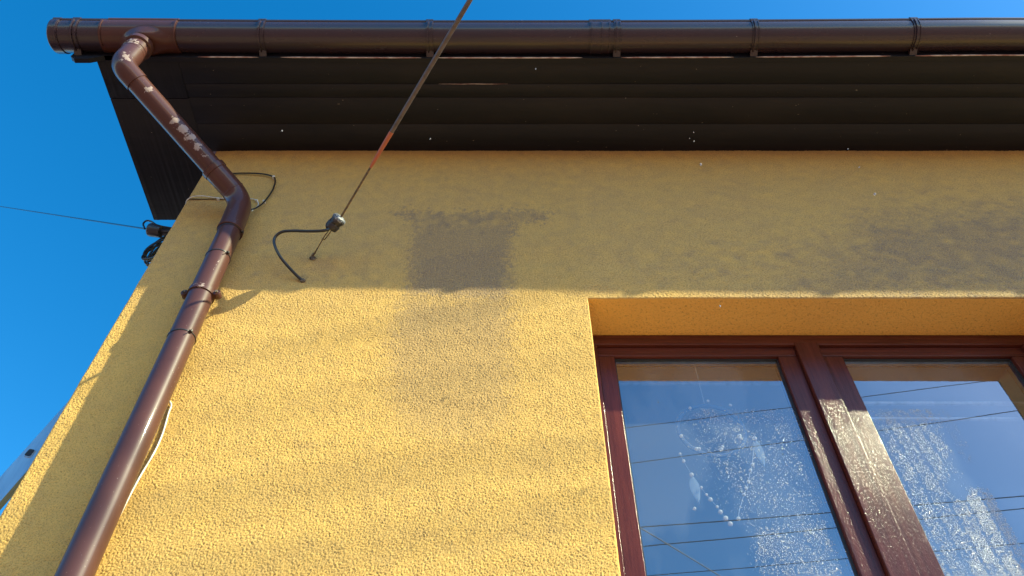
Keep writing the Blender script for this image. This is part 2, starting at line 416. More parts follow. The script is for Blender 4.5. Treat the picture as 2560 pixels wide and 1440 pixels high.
# reveals (relief too)
def relief(o0, du, dv, nu, nv, nrm, amp, name):
    a = np.linspace(0, 1, nu); b = np.linspace(0, 1, nv); A, B = np.meshgrid(a, b)
    du, dv, nrm, o0 = map(np.array, (du, dv, nrm, o0)); lu, lv = np.linalg.norm(du)/nu, np.linalg.norm(dv)/nv
    hh = amp*np.tanh(band_noise(nu, nv, lu, lv, .006, .016)*.9) + amp*.5*band_noise(nu, nv, lu, lv, .012, .04)
    e = np.minimum(np.minimum(B, 1)*nv/4, 1); hh = hh*np.clip(e, 0, 1)
    P = o0 + A[..., None]*du + B[..., None]*dv + hh[..., None]*nrm
    ii = np.arange(nu*nv).reshape(nv, nu); f = np.stack([ii[:-1, :-1], ii[:-1, 1:], ii[1:, 1:], ii[1:, :-1]], -1).reshape(-1, 4)
    o = mesh_obj(name, P.reshape(-1, 3).tolist(), f.tolist(), M['stucco'], None, False)
    at_ = o.data.attributes.new('stain_shade', 'FLOAT', 'POINT'); at_.data.foreach_set('value', np.full(nu*nv, .0, np.float32))
    ap = o.data.attributes.new('pit', 'FLOAT', 'POINT'); ap.data.foreach_set('value', np.clip(-hh/amp*.5-.2, 0, 1).astype(np.float32).ravel())
    o.parent = house; o.location = -Vector(house.location); return o
FR = .205
relief((WX0, .002, WZ1), (WX1-WX0, 0, 0), (0, FR, 0), 640, 70, (0, 0, -1), .0006, 'reveal')
relief((WX0, .002, WZ0), (0, 0, WZ1-WZ0), (0, FR, 0), 400, 60, (1, 0, 0), .0006, 'reveal')
relief((WX1, .002, WZ0), (0, 0, WZ1-WZ0), (0, FR, 0), 400, 60, (-1, 0, 0), .0006, 'reveal')

# eaves boards
def bow(x): return .013*max(0.0, 1 - ((x + .1)/2.3)**2)
SX0, SX1 = -1.99, 5.5
SR = MB()
def board(mb, y0, y1, z0, th=.022, x0=SX0, x1=SX1, bw=False, seed=0):
    n = 60; pr = []
    rr = random.Random(seed)
    for i in range(n + 1):
        x = x0 + (x1 - x0)*i/n; by = bow(x) if bw else 0; w = rr.uniform(-.0012, .0012)
        pr.append([(x, y0+by, z0+.0014+w), (x, y0+by+.002, z0+w), (x, y1-.002, z0+w), (x, y1, z0+.0014+w), (x, y1, z0+th), (x, y0+by, z0+th)])
    b = len(mb.v); mb.v += [Vector(p) for r_ in pr for p in r_]
    for i in range(n):
        for j in range(6):
            k = (j+1) % 6; mb.f.append((b+i*6+j, b+i*6+k, b+(i+1)*6+k, b+(i+1)*6+j))
    mb.f.append(tuple(b+j for j in range(6))); mb.f.append(tuple(b+n*6+j for j in range(6))[::-1])
FY = -.5
specs = [(FY+.002, -.3756, EZ, 1), (-.3746, -.3044, EZ-.0003, 2), (-.3032, -.1592, EZ+.0006, 3), (-.158, -.001, EZ+.0015, 4)]
for y0, y1, z0, sd in specs:
    sb = MB(); board(sb, y0, y1, z0, x0=-1.60, seed=sd, bw=(sd == 1)); o = sb.build('soffit_board', M['soffit'], house, sharp=60)
for y0, y1, sd in ((FY+.002, -.30, 5), (-.297, .43, 6)):   # boxed return round the corner
    sb = MB(); board(sb, y0, y1, EZ-.001, x0=SX0, x1=-1.602 if y1 < 0 else -1.601, seed=sd); sb.build('soffit_board', M['soffit'], house, sharp=60)
crack = MB()                                  # paint worn along one board joint
for x0, x1 in ((-.36, -.02),):
    pts = [(x0 + (x1-x0)*i/6, -.375 + random.uniform(-.0012, .0012), EZ - .0018) for i in range(7)]
    crack.tube(pts, lambda i: .0018*math.sin(math.pi*(i+.6)/7.2), 6)
crack.build('bare_joint', M['pale_paint'], house)
fb = MB(); n = 70
pr = []
for i in range(n + 1):
    x = -2.10 + (SX1 + 2.10)*i/n; b_ = bow(x)
    z0 = EZ - .012
    pr.append([(x, FY-.024+b_, z0), (x, FY+b_, z0), (x, FY+b_, EZ+.17), (x, FY-.024+b_, EZ+.17)])
fb.v = [Vector(p) for r_ in pr for p in r_]
for i in range(n):
    for j in range(4): k = (j+1) % 4; fb.f.append((i*4+j, i*4+k, (i+1)*4+k, (i+1)*4+j))
fb.f.append((0, 1, 2, 3)); fb.f.append(tuple(n*4 + j for j in (3, 2, 1, 0)))
fascia = fb.build('fascia', M['soffit'], house, smooth=False)
# carved bracket end under the fascia at the verge
cb = MB(); prof2 = [(-2.10, EZ-.012), (-2.07, EZ-.045), (-2.0, EZ-.045), (-1.94, EZ-.012), (-1.9, EZ-.012)]
for y in (FY-.0235, FY-.001): cb.v += [Vector((x, y, z)) for x, z in prof2]
k_ = len(prof2); cb.f = [tuple(range(k_)), tuple(range(k_, 2*k_))[::-1]] + [(i, (i+1) % k_, k_+(i+1) % k_, k_+i) for i in range(k_)]
cb.build('fascia_end', M['soffit'], house, smooth=False)
# pale strip along the lower edge of the fascia (interrupted at the brackets)
GX = lambda u: (u - 1280)/F*3.68
BR = [GX(200), GX(660), GX(1076), GX(1541), GX(1882), GX(2278), GX(2690), 3.5, 4.3, 5.1]
de = MB(); segs = [(GX(500), GX(650)), (GX(705), GX(1055)), (GX(1092), GX(1455)), (GX(1552), GX(1830)), (GX(1885), GX(2220)), (GX(2280), GX(2680))]
for x0, x1 in segs:
    n = max(4, int((x1-x0)/.03)); pts = [(x0+(x1-x0)*i/n, FY-.026+bow(x0+(x1-x0)*i/n), EZ-.0125+random.uniform(-.0006, .0006)) for i in range(n+1)]
    de.tube(pts, lambda i, n=n: .0032*min(1, (i+.4)/2, (n-i+.4)/2), 6)
under(de.build('pale_edge', M['pale_paint']), fascia)

# roof slab rising behind the eaves
pit = math.tan(R(35)); rf = MB()
def rz(y): return EZ + .20 + (y - FY)*pit
rf.v = [Vector(p) for p in [(-1.99, FY-.03, rz(FY)-.03), (SX1+1.2, FY-.03, rz(FY)-.03), (SX1+1.2, 3.5, rz(3.5)), (-1.99, 3.5, rz(3.5)),
        (-1.99, FY-.03, rz(FY)+.05), (SX1+1.2, FY-.03, rz(FY)+.05), (SX1+1.2, 3.5, rz(3.5)+.10), (-1.99, 3.5, rz(3.5)+.10)]]
rf.f = [(0,3,2,1),(4,5,6,7),(0,1,5,4),(1,2,6,5),(2,3,7,6),(3,0,4,7)]
b0 = len(rf.v); rf.add([(-1.99, 3.5, rz(3.5)), (SX1+1.2, 3.5, rz(3.5)), (SX1+1.2, 7.5, rz(.5)), (-1.99, 7.5, rz(.5))], [(0,1,2,3)])
rf.build('roof', M['roof'], house, smooth=False)
vb = MB(); vb.box(-1.988, -1.60, FY+.01, .428, EZ+.03, EZ+.10); vb.build('eaves_box', M['soffit'], house, smooth=False)

# ------------------------------------------------------------------ window (a part of the house)
def gbox(name, parts, parent, mt=None):
    mb = MB(); gd = []
    for (x0, x1, y0, y1, z0, z1, hor) in parts:
        n0 = len(mb.v); mb.box(x0, x1, y0, y1, z0, z1); gd += [float(hor)]*(len(mb.v)-n0)
    o = mb.build(name, mt or M['foil'], None, smooth=True, sharp=20)
    bv = o.modifiers.new('bevel', 'BEVEL'); bv.width = .0042; bv.segments = 3; bv.harden_normals = True; bv.limit_method = 'ANGLE'
    a = o.data.attributes.new('grain_dir', 'FLOAT', 'POINT'); a.data.foreach_set('value', gd)
    if parent.type == 'EMPTY': o.parent = parent; o.location = -Vector(parent.location)
    else: under(o, parent)
    return o
MX0, MX1 = 1.166, 1.263
Y0, YS, YG = .200, .216, .240
zt = WZ1; f_in = Z(2.294); s_in = Z(2.242); zb = WZ0
fw = .045; sw = .070
window = gbox('window', [(WX0+.001, WX1-.001, Y0, .275, f_in, zt, 1), (WX0+.001, WX1-.001, Y0, .275, zb+.001, zb+.06, 1),
              (WX0+.001, WX0+fw, Y0+.0004, .275, zb+.06, f_in, 0), (WX1-fw, WX1-.001, Y0+.0004, .275, zb+.06, f_in, 0)], house)
gbox('mullion', [(MX0, MX1, Y0-.004, .27, zb+.06, f_in+.012, 0)], window)
panes = []
for (a, b, lab) in ((WX0+fw, MX0, 'left'), (MX1, WX1-fw, 'right')):
    swr = .078 if lab == 'left' else .062; swl = .068 if lab == 'left' else .088
    z0, z1 = zb+.06, f_in
    gbox('sash', [(a, b, YS, .285, s_in, z1, 1), (a, b, YS, .285, z0, z0+.075, 1), (a, a+swl, YS+.0004, .285, z0+.075, s_in, 0), (b-swr, b, YS+.0004, .285, z0+.075, s_in, 0)], window)
    ga, gb_, g0, g1 = a+swl, b-swr, z0+.075, s_in
    bd = MB()                                # glazing gasket
    for q4 in ((ga, gb_, YG-.008, YG, g1-.006, g1), (ga, gb_, YG-.008, YG, g0, g0+.006), (ga, ga+.005, YG-.008, YG, g0, g1), (gb_-.005, gb_, YG-.008, YG, g0, g1)):
        bd.box(*q4)
    under(bd.build('gasket', M['gasket'], smooth=False), window)
    ns = 8; vs = []; fs = []
    for i in range(ns+1):
        for j in range(ns+1): vs.append((ga + (gb_-ga)*i/ns, YG, g0 + (g1-g0)*j/ns))
    for i in range(ns):
        for j in range(ns): fs.append((i*(ns+1)+j, (i+1)*(ns+1)+j, (i+1)*(ns+1)+j+1, i*(ns+1)+j+1))
    under(mesh_obj('pane', vs, fs, M['glass']), window); panes.append((ga, gb_, g0, g1))
    # inner pane of the double glazing with its spacer bar
    sb = MB(); sb.box(ga, gb_, YG+.004, YG+.018, g1-.014, g1-.004); under(sb.build('spacer', M['alu'], smooth=False), window)
sl = MB(); sl.box(WX0-.03, WX1+.03, -.05, .2, zb-.03, zb-.002, .003); sl.build('window_sill', M['clay'], house)
# dim room behind the panes
rm = MB(); X0, X1, YA, YB, ZA, ZBB = -.9, 3.2, .30, 3.6, zb-.85, WZ1+.22
for fc in ([(X0,YB,ZA),(X1,YB,ZA),(X1,YB,ZBB),(X0,YB,ZBB)], [(X0,YA,ZBB),(X1,YA,ZBB),(X1,YB,ZBB),(X0,YB,ZBB)], [(X0,YA,ZA),(X1,YA,ZA),(X1,YB,ZA),(X0,YB,ZA)],
           [(X0,YA,ZA),(X0,YB,ZA),(X0,YB,ZBB),(X0,YA,ZBB)], [(X1,YA,ZA),(X1,YB,ZA),(X1,YB,ZBB),(X1,YA,ZBB)],
           [(X0,YA,ZA),(WX0,YA,ZA),(WX0,YA,ZBB),(X0,YA,ZBB)], [(WX1,YA,ZA),(X1,YA,ZA),(X1,YA,ZBB),(WX1,YA,ZBB)], [(WX0,YA,WZ1),(WX1,YA,WZ1),(WX1,YA,ZBB),(WX0,YA,ZBB)], [(WX0,YA,ZA),(WX1,YA,ZA),(WX1,YA,WZ0),(WX0,YA,WZ0)]):
    rm.add(fc, [(0,1,2,3)])
rm.build('room', M['plaster'], house, smooth=False)
for vv in (1008, 1047):
    q_ = at(2400, vv, .42); cr = MB(); cr.box(1.30, 2.9, .415, .43, q_.z-.006, q_.z+.006, .001); cr.build('curtain_rail', M['white'], house)
q_ = at(1700, 955, .40); cr = MB(); cr.box(.1, 1.2, .395, .41, q_.z-.012, q_.z+.010, .001); cr.build('curtain_rail', M['white'], house)

# ------------------------------------------------------------------ gutter
GY, GZ, GR = -.58, Z(3.618), .077
gut = empty('gutter', (0, GY, GZ))
tag(gut, 'dark brown plastic half-round gutter with brackets along the edge of the eaves', 'gutter')
def half(r0, r1, a0=-12, a1=188, n=26):
    o = [(math.radians(a0 + (a1-a0)*i/n)) for i in range(n+1)]
    # angle 0 = front rim, 90 = bottom, 180 = back
    return [(-r1*math.cos(t), -r1*math.sin(t)) for t in o] + [(-r0*math.cos(t), -r0*math.sin(t)) for t in reversed(o)]
def loft(mb, x0, x1, prof, n=1, bulge=None, cap=True):
    b = len(mb.v); m_ = len(prof)
    for i in range(n+1):
        x = x0 + (x1-x0)*i/n
        for (y, z) in prof: mb.v.append(Vector((x, GY + bow(x) + y, GZ + z)))
    for i in range(n):
        for j in range(m_): k = (j+1) % m_; mb.f.append((b+i*m_+j, b+i*m_+k, b+(i+1)*m_+k, b+(i+1)*m_+j))
    if cap: mb.f.append(tuple(b+j for j in range(m_))); mb.f.append(tuple(b+n*m_+j for j in range(m_))[::-1])
def bead(r): return [(-GR+.0065 + r*math.cos(2*math.pi*j/18), .018 + r*math.sin(2*math.pi*j/18)) for j in range(18)]
GL = -2.175
for (x0, x1) in ((GL, GX(1498)), (GX(1500), 6.2)):
    gb = MB(); loft(gb, x0, x1, half(GR-.003, GR), 60); loft(gb, x0, x1, bead(.0118), 60)
    gb.build('trough', M['gutter'], gut, sharp=50)
# end cap: domed
ec = MB(); n = 10
loft(ec, GL-.012, GL+.028, half(GR+.0005, GR+.0045), 2); loft(ec, GL-.008, GL+.028, bead(.0145), 2)
loft(ec, GL+.016, GL+.024, half(GR+.004, GR+.0075, 0, 80), 1)
rows = []
for i in range(n+1):
    t = i/n; rr = (GR+.0045)*math.cos(t*math.pi/2); xo = GL-.012 - .022*math.sin(t*math.pi/2)
    rows.append([(xo, GY+bow(GL) - rr*math.cos(R(-8+196*j/26)), GZ - rr*math.sin(R(-8+196*j/26))) for j in range(27)])
b = len(ec.v); ec.v += [Vector(p) for r_ in rows for p in r_]
for i in range(n):
    for j in range(26): ec.f.append((b+i*27+j, b+i*27+j+1, b+(i+1)*27+j+1, b+(i+1)*27+j))
ec.build('end_cap', M['gutter'], gut, sharp=50)
# brackets
def bracket(x):
    mb = MB()
    loft(mb, x-.017, x+.017, half(GR+.001, GR+.005, -4, 176), 2)
    loft(mb, x-.009, x-.003, half(GR+.004, GR+.0125, 0, 165), 1)
    loft(mb, x+.010, x+.014, half(GR+.004, GR+.008, 0, 120), 1)
    loft(mb, x-.019, x+.016, bead(.0158), 2)
    by = bow(x)
    mb.box(x-.017, x+.017, FY-.030+by, FY-.0243+by, GZ-.085, GZ+.03, .001)
    mb.add([(x-.017, GY+by+.02, GZ-.073), (x+.017, GY+by+.02, GZ-.073), (x+.017, FY-.0245+by, GZ-.088), (x-.017, FY-.0245+by, GZ-.088),
            (x-.017, GY+by+.055, GZ-.055), (x+.017, GY+by+.055, GZ-.055), (x+.017, FY-.0245+by, GZ-.055), (x-.017, FY-.0245+by, GZ-.055)],
           [(0,3,2,1),(4,5,6,7),(0,1,5,4),(1,2,6,5),(2,3,7,6),(3,0,4,7)])
    mb.build('bracket', M['gutter'], gut, sharp=40)
for x in BR: bracket(x)
# union piece
un = MB(); xu = GX(1498)
loft(un, xu-.050, xu+.052, half(GR+.0006, GR+.0038), 2); loft(un, xu-.051, xu+.052, bead(.0150), 2)
for dx in (-.040, .008, .044): loft(un, xu+dx-.003, xu+dx+.003, half(GR+.003, GR+.0085, 2, 150), 1)
un.build('union_piece', M['gutter'], gut, sharp=40)
# outlet: sleeve, saddle and neck
ot = MB(); xo = -1.752; xa, xb = GX(262), GX(452)
loft(ot, xa, xb, half(GR+.0006, GR+.0040), 12); loft(ot, xa+.03, xb, bead(.0146), 12)
loft(ot, xa+.004, xa+.012, half(GR+.0035, GR+.0085, 0, 100), 1); loft(ot, xb-.010, xb-.003, half(GR+.0035, GR+.0085, 0, 100), 1)
nA, nS = 40, 12; rows = []
for i in range(nS+1):
    s_ = i/nS; e = s_*s_*(3-2*s_); ring = []
    for j in range(nA):
        ph = 2*math.pi*j/nA
        ax_, ay_ = .135*(1-s_)**1.0 + .057*s_, .074*(1-s_) + .057*s_
        x = xo + .028*(1-s_) + ax_*math.cos(ph); yy = ay_*math.sin(ph)
        zc = -math.sqrt(max(0, (GR+.0045)**2 - min(abs(.074*math.sin(ph)), GR)**2)); z = zc*(1-e) + (-.092)*e
        ring.append((x, GY + bow(x) + yy, GZ + z))
    rows.append(ring)
rows.append([(xo + .057*math.cos(2*math.pi*j/nA), GY+bow(xo)+.057*math.sin(2*math.pi*j/nA), GZ-.112) for j in range(nA)])
b = len(ot.v); ot.v += [Vector(p) for r_ in rows for p in r_]
for i in range(len(rows)-1):
    for j in range(nA): k = (j+1) % nA; ot.f.append((b+i*nA+j, b+i*nA+k, b+(i+1)*nA+k, b+(i+1)*nA+j))
GYo = GY + bow(xo)
ot.tube([(xo, GYo, GZ-.098), (xo, GYo, GZ-.102), (xo, GYo, GZ-.128), (xo, GYo, GZ-.131)], lambda i: (.0575, .0615, .0615, .0575)[i], 40)
ot.build('outlet', M['plastic'], gut, sharp=42)

# ------------------------------------------------------------------ downpipe
dp = empty('downpipe', (-1.2, -.075, 0))
tag(dp, 'glossy brown round downpipe with worn pale patches, bent from the gutter to the wall corner', 'downpipe')
PY = -.078
def px_(z): return -1.182 - .021*(z - Z(1.104))
B1 = Vector((xo, GYo, Z(3.292))); B2 = Vector((px_(Z(2.945))-.008, PY, Z(2.945)))
def wearobj(o, spots):
    co_ = np.empty(len(o.data.vertices)*3, np.float32); o.data.vertices.foreach_get('co', co_); co_ = co_.reshape(-1, 3)
    w_ = np.zeros(len(co_), np.float32)
    for (c_, rad, amt) in spots:
        d_ = np.linalg.norm((co_ - np.array(c_))/np.array(rad), axis=1); w_ = np.maximum(w_, amt*np.clip(1.35 - d_, 0, 1))
    a = o.data.attributes.new('wear', 'FLOAT', 'POINT'); a.data.foreach_set('value', w_)
r_p, r_s = .0475, .0520
dirD = (B2 - B1).normalized()
# upper elbow
path = fillet([(xo, GYo, GZ-.120), B1, B1 + dirD*.105], .052, 14); path = dense(path, .012)
e1 = MB(); npth = len(path)
e1.tube(path, lambda i: r_s if 2 <= i < npth-1 else r_s, 40)
e1.tube([(xo, GYo, GZ-.150), (xo, GYo, GZ-.153), (xo, GYo, GZ-.176), (xo, GYo, GZ-.179)], lambda i: (.0520, .0546, .0546, .0520)[i], 40)
e1.tube([(xo, GYo, GZ-.196), (xo, GYo, GZ-.198), (xo, GYo, GZ-.201), (xo, GYo, GZ-.203)], lambda i: (.0518, .0534, .0534, .0518)[i], 40)
o = e1.build('upper_elbow', M['plastic'], dp, sharp=40)
fr_ = Vector((.02, -.045, 0))
wearobj(o, [(Vector((xo+.015, GYo-.045, GZ-.175)), (.04, .03, .035), .75), (B1+Vector((.03, -.04, .0)), (.04, .035, .04), .75)])
# offset pipe
p0 = B1 + dirD*.08; p1 = B2 - dirD*.10
op = MB(); op.tube(dense([p0, p1], .008), r_p, 48); o = op.build('offset_pipe', M['plastic'], dp, sharp=40)
sp_ = []
side = Vector((.012, -.044, -.010))
Ld = (p1-p0).length
for f_, amt, rad in ((.16, .8, (.028, .02, .03)), (.44, .85, (.030, .022, .026)), (.52, .95, (.036, .024, .030)), (.60, .95, (.036, .022, .030)), (.68, .8, (.030, .02, .026)), (.76, .55, (.03, .018, .026))):
    pc = p0.lerp(p1, f_) ; hit = at(0, 0, 0)
    tocam = (Vector((0, CY, CZ)) - pc).normalized(); nrm_ = (tocam - dirD*tocam.dot(dirD)).normalized(); sd_ = dirD.cross(nrm_)
    if sd_.x < 0: sd_ = -sd_
    sp_.append((pc + (nrm_*.93 + sd_*.36).normalized()*r_p, rad, amt))
wearobj(o, sp_)
# lower elbow, then main pipe
zE = Z(2.70)
path = fillet([B2 - dirD*.20, B2, (px_(zE), PY, zE)], .075, 16); path = dense(path, .012)
e2 = MB(); e2.tube(path, r_s, 44)
def ringat(mb, p, d, r0, r1, w): d = Vector(d).normalized(); mb.tube([p - d*w, p - d*(w-.002), p + d*(w-.002), p + d*w], lambda i: (r0, r1, r1, r0)[i], 44)
ringat(e2, B2 - dirD*.185, dirD, r_s, r_s+.0035, .014); ringat(e2, B2 - dirD*.06, dirD, r_s, r_s+.0018, .004)
ringat(e2, Vector((px_(zE+.015), PY, zE+.015)), (0, 0, 1), r_s, r_s+.003, .014)
o = e2.build('lower_elbow', M['plastic'], dp, sharp=40); wearobj(o, [])
mp = MB(); mp.tube(dense([Vector((px_(zE+.03), PY, zE+.03)), Vector((px_(.15), PY, .15))], .05), r_p, 48)
o = mp.build('pipe', M['plastic'], dp, sharp=40)
pz = at(566, 655, PY-.04).z; wearobj(o, [(Vector((px_(pz)+.030, PY-.036, pz)), (.004, .02, .030), 1.0)])
# clamp with ears and wall stud
zc = at(510, 722, PY-.03).z; xc = px_(zc)
cl = MB(); cl.tube([(xc, PY, zc-.012), (xc, PY, zc-.0115), (xc, PY, zc+.0115), (xc, PY, zc+.012)], lambda i: (r_p, r_p+.0050, r_p+.0050, r_p)[i], 48)
for sgn in (-1, 1):
    cl.box(xc + sgn*.047 - .004, xc + sgn*.047 + .004, PY-.014, PY+.014, zc-.012, zc+.012, .001)
    xe = xc + sgn*.062; cl.tube([(xe, PY-.014, zc), (xe, PY-.012, zc), (xe, PY+.012, zc), (xe, PY+.014, zc)], lambda i: (.0135, .015, .015, .0135)[i], 20)
cl.tube([(xc, PY+.04, zc), (xc, .0, zc)], .006, 10)
clamp = cl.build('clamp', M['plastic'], dp, sharp=40); wearobj(clamp, [(Vector((xc+.01, PY-.05, zc)), (.045, .03, .02), .9)])
for sgn in (-1, 1):
    sc_ = MB(); xe = xc + sgn*.062; sc_.tube([(xe, PY-.020, zc), (xe, PY-.0135, zc)], .0065, 6); under(sc_.build('screw', M['rust'], smooth=False), clamp)

# ------------------------------------------------------------------ cable ties round the pipe
def cable_tie(z, rad, ang, label, tilt=.18):
    e = MB(); x = px_(z); n = 40; ring = []
    for i in range(n + 1):
        t = 2*math.pi*i/n; ring.append(Vector((x + rad*math.cos(t), PY + rad*math.sin(t), z + tilt*rad*math.cos(t))))
    e.sweep(ring, [(-.0022, -.0009), (.0022, -.0009), (.0022, .0009), (-.0022, .0009)], cap=False)
    hx, hy = x + (rad+.003)*math.cos(ang), PY + (rad+.003)*math.sin(ang); hz = z + tilt*rad*math.cos(ang)
    o = e.build('cable_tie', M['tie'], smooth=True); tag(o, label, 'cable tie', 'black cable ties round the downpipe')
    hd = MB(); hd.box(hx-.006, hx+.006, hy-.005, hy+.004, hz-.005, hz+.005, .001)
    hd.tube([(hx, hy-.002, hz), (hx+.004, hy-.012, hz-.006), (hx+.003, hy-.018, hz-.014)], .0018, 6)
    under(hd.build('tie_head', M['tie']), o)
cable_tie(at(550, 622, PY-.05).z, r_p+.0012, R(-28), 'black cable tie round the downpipe just above the clamp')
cable_tie(at(458, 822, PY-.05).z, r_p+.0012, R(-38), 'black cable tie round the sunlit downpipe below the clamp')
cable_tie(zE-.006, r_p+.0016, R(2), 'black cable tie round the downpipe at the lower end of the elbow')

# ------------------------------------------------------------------ wires and cables
def cable(name, pts, r, mt, label, cat, n=10, seg=10, parent=None):
    mb = MB(); mb.tube(catmull(pts, n), r, seg); o = mb.build(name, mt)
    if parent is not None: under(o, parent)
    else: tag(o, label, cat)
    return o
A = at
loop = cable('cable', [A(560,436,-.012), A(600,433,-.014), A(650,434,-.016), A(679,440,-.016), A(688,450,-.016), A(682,474,-.018), A(662,503,-.022), A(645,517,-.030), A(629,524,-.040), A(600,530,-.03)],
             .0040, M['black'], 'thin black cable looping out on the wall beside the downpipe elbow', 'cable')
for (u, v) in ((684, 442), (660, 503)):
    c_ = MB(); p = A(u, v, -.018); c_.box(p.x-.006, p.x+.006, -.024, -.004, p.z-.006, p.z+.006, .002); under(c_.build('clip', M['white']), loop)
wl_ = cable('cable', [A(464,512,.02), A(468,500,-.008), A(482,492,-.020), A(505,490,-.022), A(545,495,-.014), A(590,498,-.012), A(627,497,-.013), A(641,501,-.014), A(646,509,-.016), A(643,516,-.022), A(629,528,-.04)],
            .0026, M['white'], 'thin white cable running from the wall corner behind the downpipe elbow', 'cable')
for (u, v) in ((545, 496), (641, 501)):
    c_ = MB(); p = A(u, v, -.016); c_.box(p.x-.006, p.x+.006, -.020, -.003, p.z-.005, p.z+.005, .0015); under(c_.build('clip', M['white']), wl_)
cable('cable', [A(469,497,-.008), A(505,498,-.007), A(560,497,-.008), A(600,500,-.008)], .0022, M['black'], 'thin dark cable lying straight along the wall under the white one', 'cable')
# white cable beside the lower downpipe
cable('cable', [A(405,985,-.012), A(418,996,-.010), A(428,1012,-.010), A(421,1034,-.009), A(406,1085,-.010), A(385,1132,-.010), A(349,1193,-.009), A(319,1250,-.009), A(288,1312,-.008), A(257,1384,-.009), A(236,1435,-.008), A(205,1505,-.009), A(165,1600,-.009)],
        .0030, M['white'], 'white cable hanging down the sunlit wall along the downpipe', 'cable')

# insulator held off the wall, with its wires
PI_ = A(838, 558, -.17)
axd = Vector((.62, -.55, .30)).normalized()
ins = MB()
pa = [PI_ - axd*.032, PI_ - axd*.028, PI_ - axd*.006, PI_, PI_ + axd*.018, PI_ + axd*.024]
ins.tube(pa, lambda i: (.020, .027, .029, .024, .030, .027)[i], 14)
io = ins.build('wire_insulator', M['darkporc'], sharp=50); tag(io, 'black and grey insulator hanging off the wall at the end of the overhead wire', 'insulator')
i2 = MB(); i2.tube([PI_ + axd*.020, PI_ + axd*.026, PI_ + axd*.034, PI_ + axd*.037], lambda i: (.0305, .031, .026, .014)[i], 14)

under(i2.build('cap', M['porcelain'], sharp=50), io)
i3 = MB(); i3.box(PI_.x-.014, PI_.x+.008, PI_.y-.022, PI_.y+.0, PI_.z-.022, PI_.z+.012, .004); i3.tube(catmull([PI_+axd*.030, PI_+axd*.02+Vector((-.018, -.012, -.002)), PI_+Vector((-.032, -.004, -.012)), PI_ - axd*.02+Vector((-.015, 0, -.02))], 6), .005, 8)
under(i3.build('binding', M['black'], sharp=50), io)
# tie wire back to the hook
hk = A(781, 641, -.012); tw = MB(); sp = A(806, 600, -.10)
tw.tube(catmull([PI_ - axd*.030, sp + Vector((-.002, 0, .004)), sp, hk], 6), .0022, 8)
tw.tube(catmull([PI_ + Vector((.004, -.006, -.028)), sp + Vector((.01, 0, .006)), sp + Vector((.001, -.002, -.001)), hk + Vector((.003, 0, .001))], 6), .0022, 8)
tag(tw.build('tie_wire', M['wire']), 'thin rusty wire tying the insulator back to the hook', 'wire')
hm = MB()
hm.tube(catmull([(hk.x, .02, hk.z), (hk.x, -.016, hk.z), (hk.x+.006, -.022, hk.z+.008), (hk.x+.010, -.018, hk.z+.016)], 5), .0038, 8)
for a in range(11):
    an = rng.uniform(0, 6.28); r1 = rng.uniform(.008, .026)
    hm.tube(catmull([(hk.x, -.008, hk.z-.004), (hk.x + r1*.5*math.cos(an), -.014, hk.z-.006 + r1*.4*math.sin(an)), (hk.x + r1*math.cos(an), -.009, hk.z-.008 + r1*.8*math.sin(an))], 3), .0021, 6)
hm.ball((hk.x, -.004, hk.z-.004), .011, sc=(1.2, .5, .9))
tag(hm.build('wall_hook', M['rust']), 'rusty hook with frayed wire ends in the shaded wall', 'hook')
# thick black service cable curling back into the wall
cable('cable', [PI_ - axd*.02, A(812,576,-.165), A(770,578,-.150), A(735,577,-.135), A(708,579,-.120), A(692,588,-.108), A(685,602,-.098), A(690,622,-.085), A(703,645,-.068), A(722,668,-.045), A(742,689,-.020), A(756,701,-.004), A(762,706,.02)],
      .0062, M['black'], 'thick glossy black cable curling from the insulator into the wall', 'cable', seg=14)
gp = MB(); e = A(757, 702, -.004); gp.tube([(e.x, -.002, e.z), (e.x, -.010, e.z), (e.x, -.013, e.z)], lambda i: (.011, .010, .006)[i], 14); tag(gp.build('grommet', M['rust']), 'small dark grommet where the thick black cable enters the wall', 'grommet')
# overhead drop wire
Q = atd(1175, 0, 2.85); st0 = PI_ + axd*.034
W = (Q - st0); 
def dropp(s_): return st0 + W*s_ - Vector((0, 0, 1))*(0.0)
s_end = 14.0
dw = MB(); pts = [st0 + W*(s_end*(i/60)**1.6) for i in range(61)]
def ps(s_): return st0 + W*s_
wo_ = MB(); wo_.tube([ps(0), ps(.1), ps(.2), ps(.3)], .0044, 10)
wire = wo_.build('overhead_wire', M['wire']); tag(wire, 'overhead wire in a grey sleeve rising steeply from the insulator across the eaves', 'wire')
def s_at(v):      # where the wire crosses image row v
    best = min(((abs(720 - F*((p - Vector((0, CY, CZ))).dot(Vector((0, -SP, CP))))/((p - Vector((0, CY, CZ))).dot(Vector((0, CP, SP)))) - v), k/400) for k, p in ((k, ps(k/400)) for k in range(0, 420))))
    return best[1]
sA, sB = s_at(412), s_at(330)
a_ = MB(); a_.tube([ps(0), ps(sA)], .0044, 10); wire.data = a_.build('tmp', M['wire']).data; bpy.data.objects.remove([o for o in bpy.data.objects if o.name.startswith('tmp')][0])
a_ = MB(); n = 24; a_.tube([ps(sA-.012), ps(sA)] + [ps(sA + (sB-sA)*k/6) for k in range(1, 7)], lambda i: (.0045, .0066, .0074, .0080, .0084, .0088, .0090, .0092)[i], 12)
under(a_.build('red_sleeve', M['redsleeve']), wire)
a_ = MB(); a_.tube([ps(sB-.001), ps(.5), ps(.8), ps(1.2), ps(1.8), ps(1.82)], lambda i: (.0085, .0088, .0092, .0094, .0094, .006)[i], 12); a_.tube([ps(1.81), ps(9), ps(45)], .0044, 8)
under(a_.build('grey_sleeve', M['sleeve']), wire)

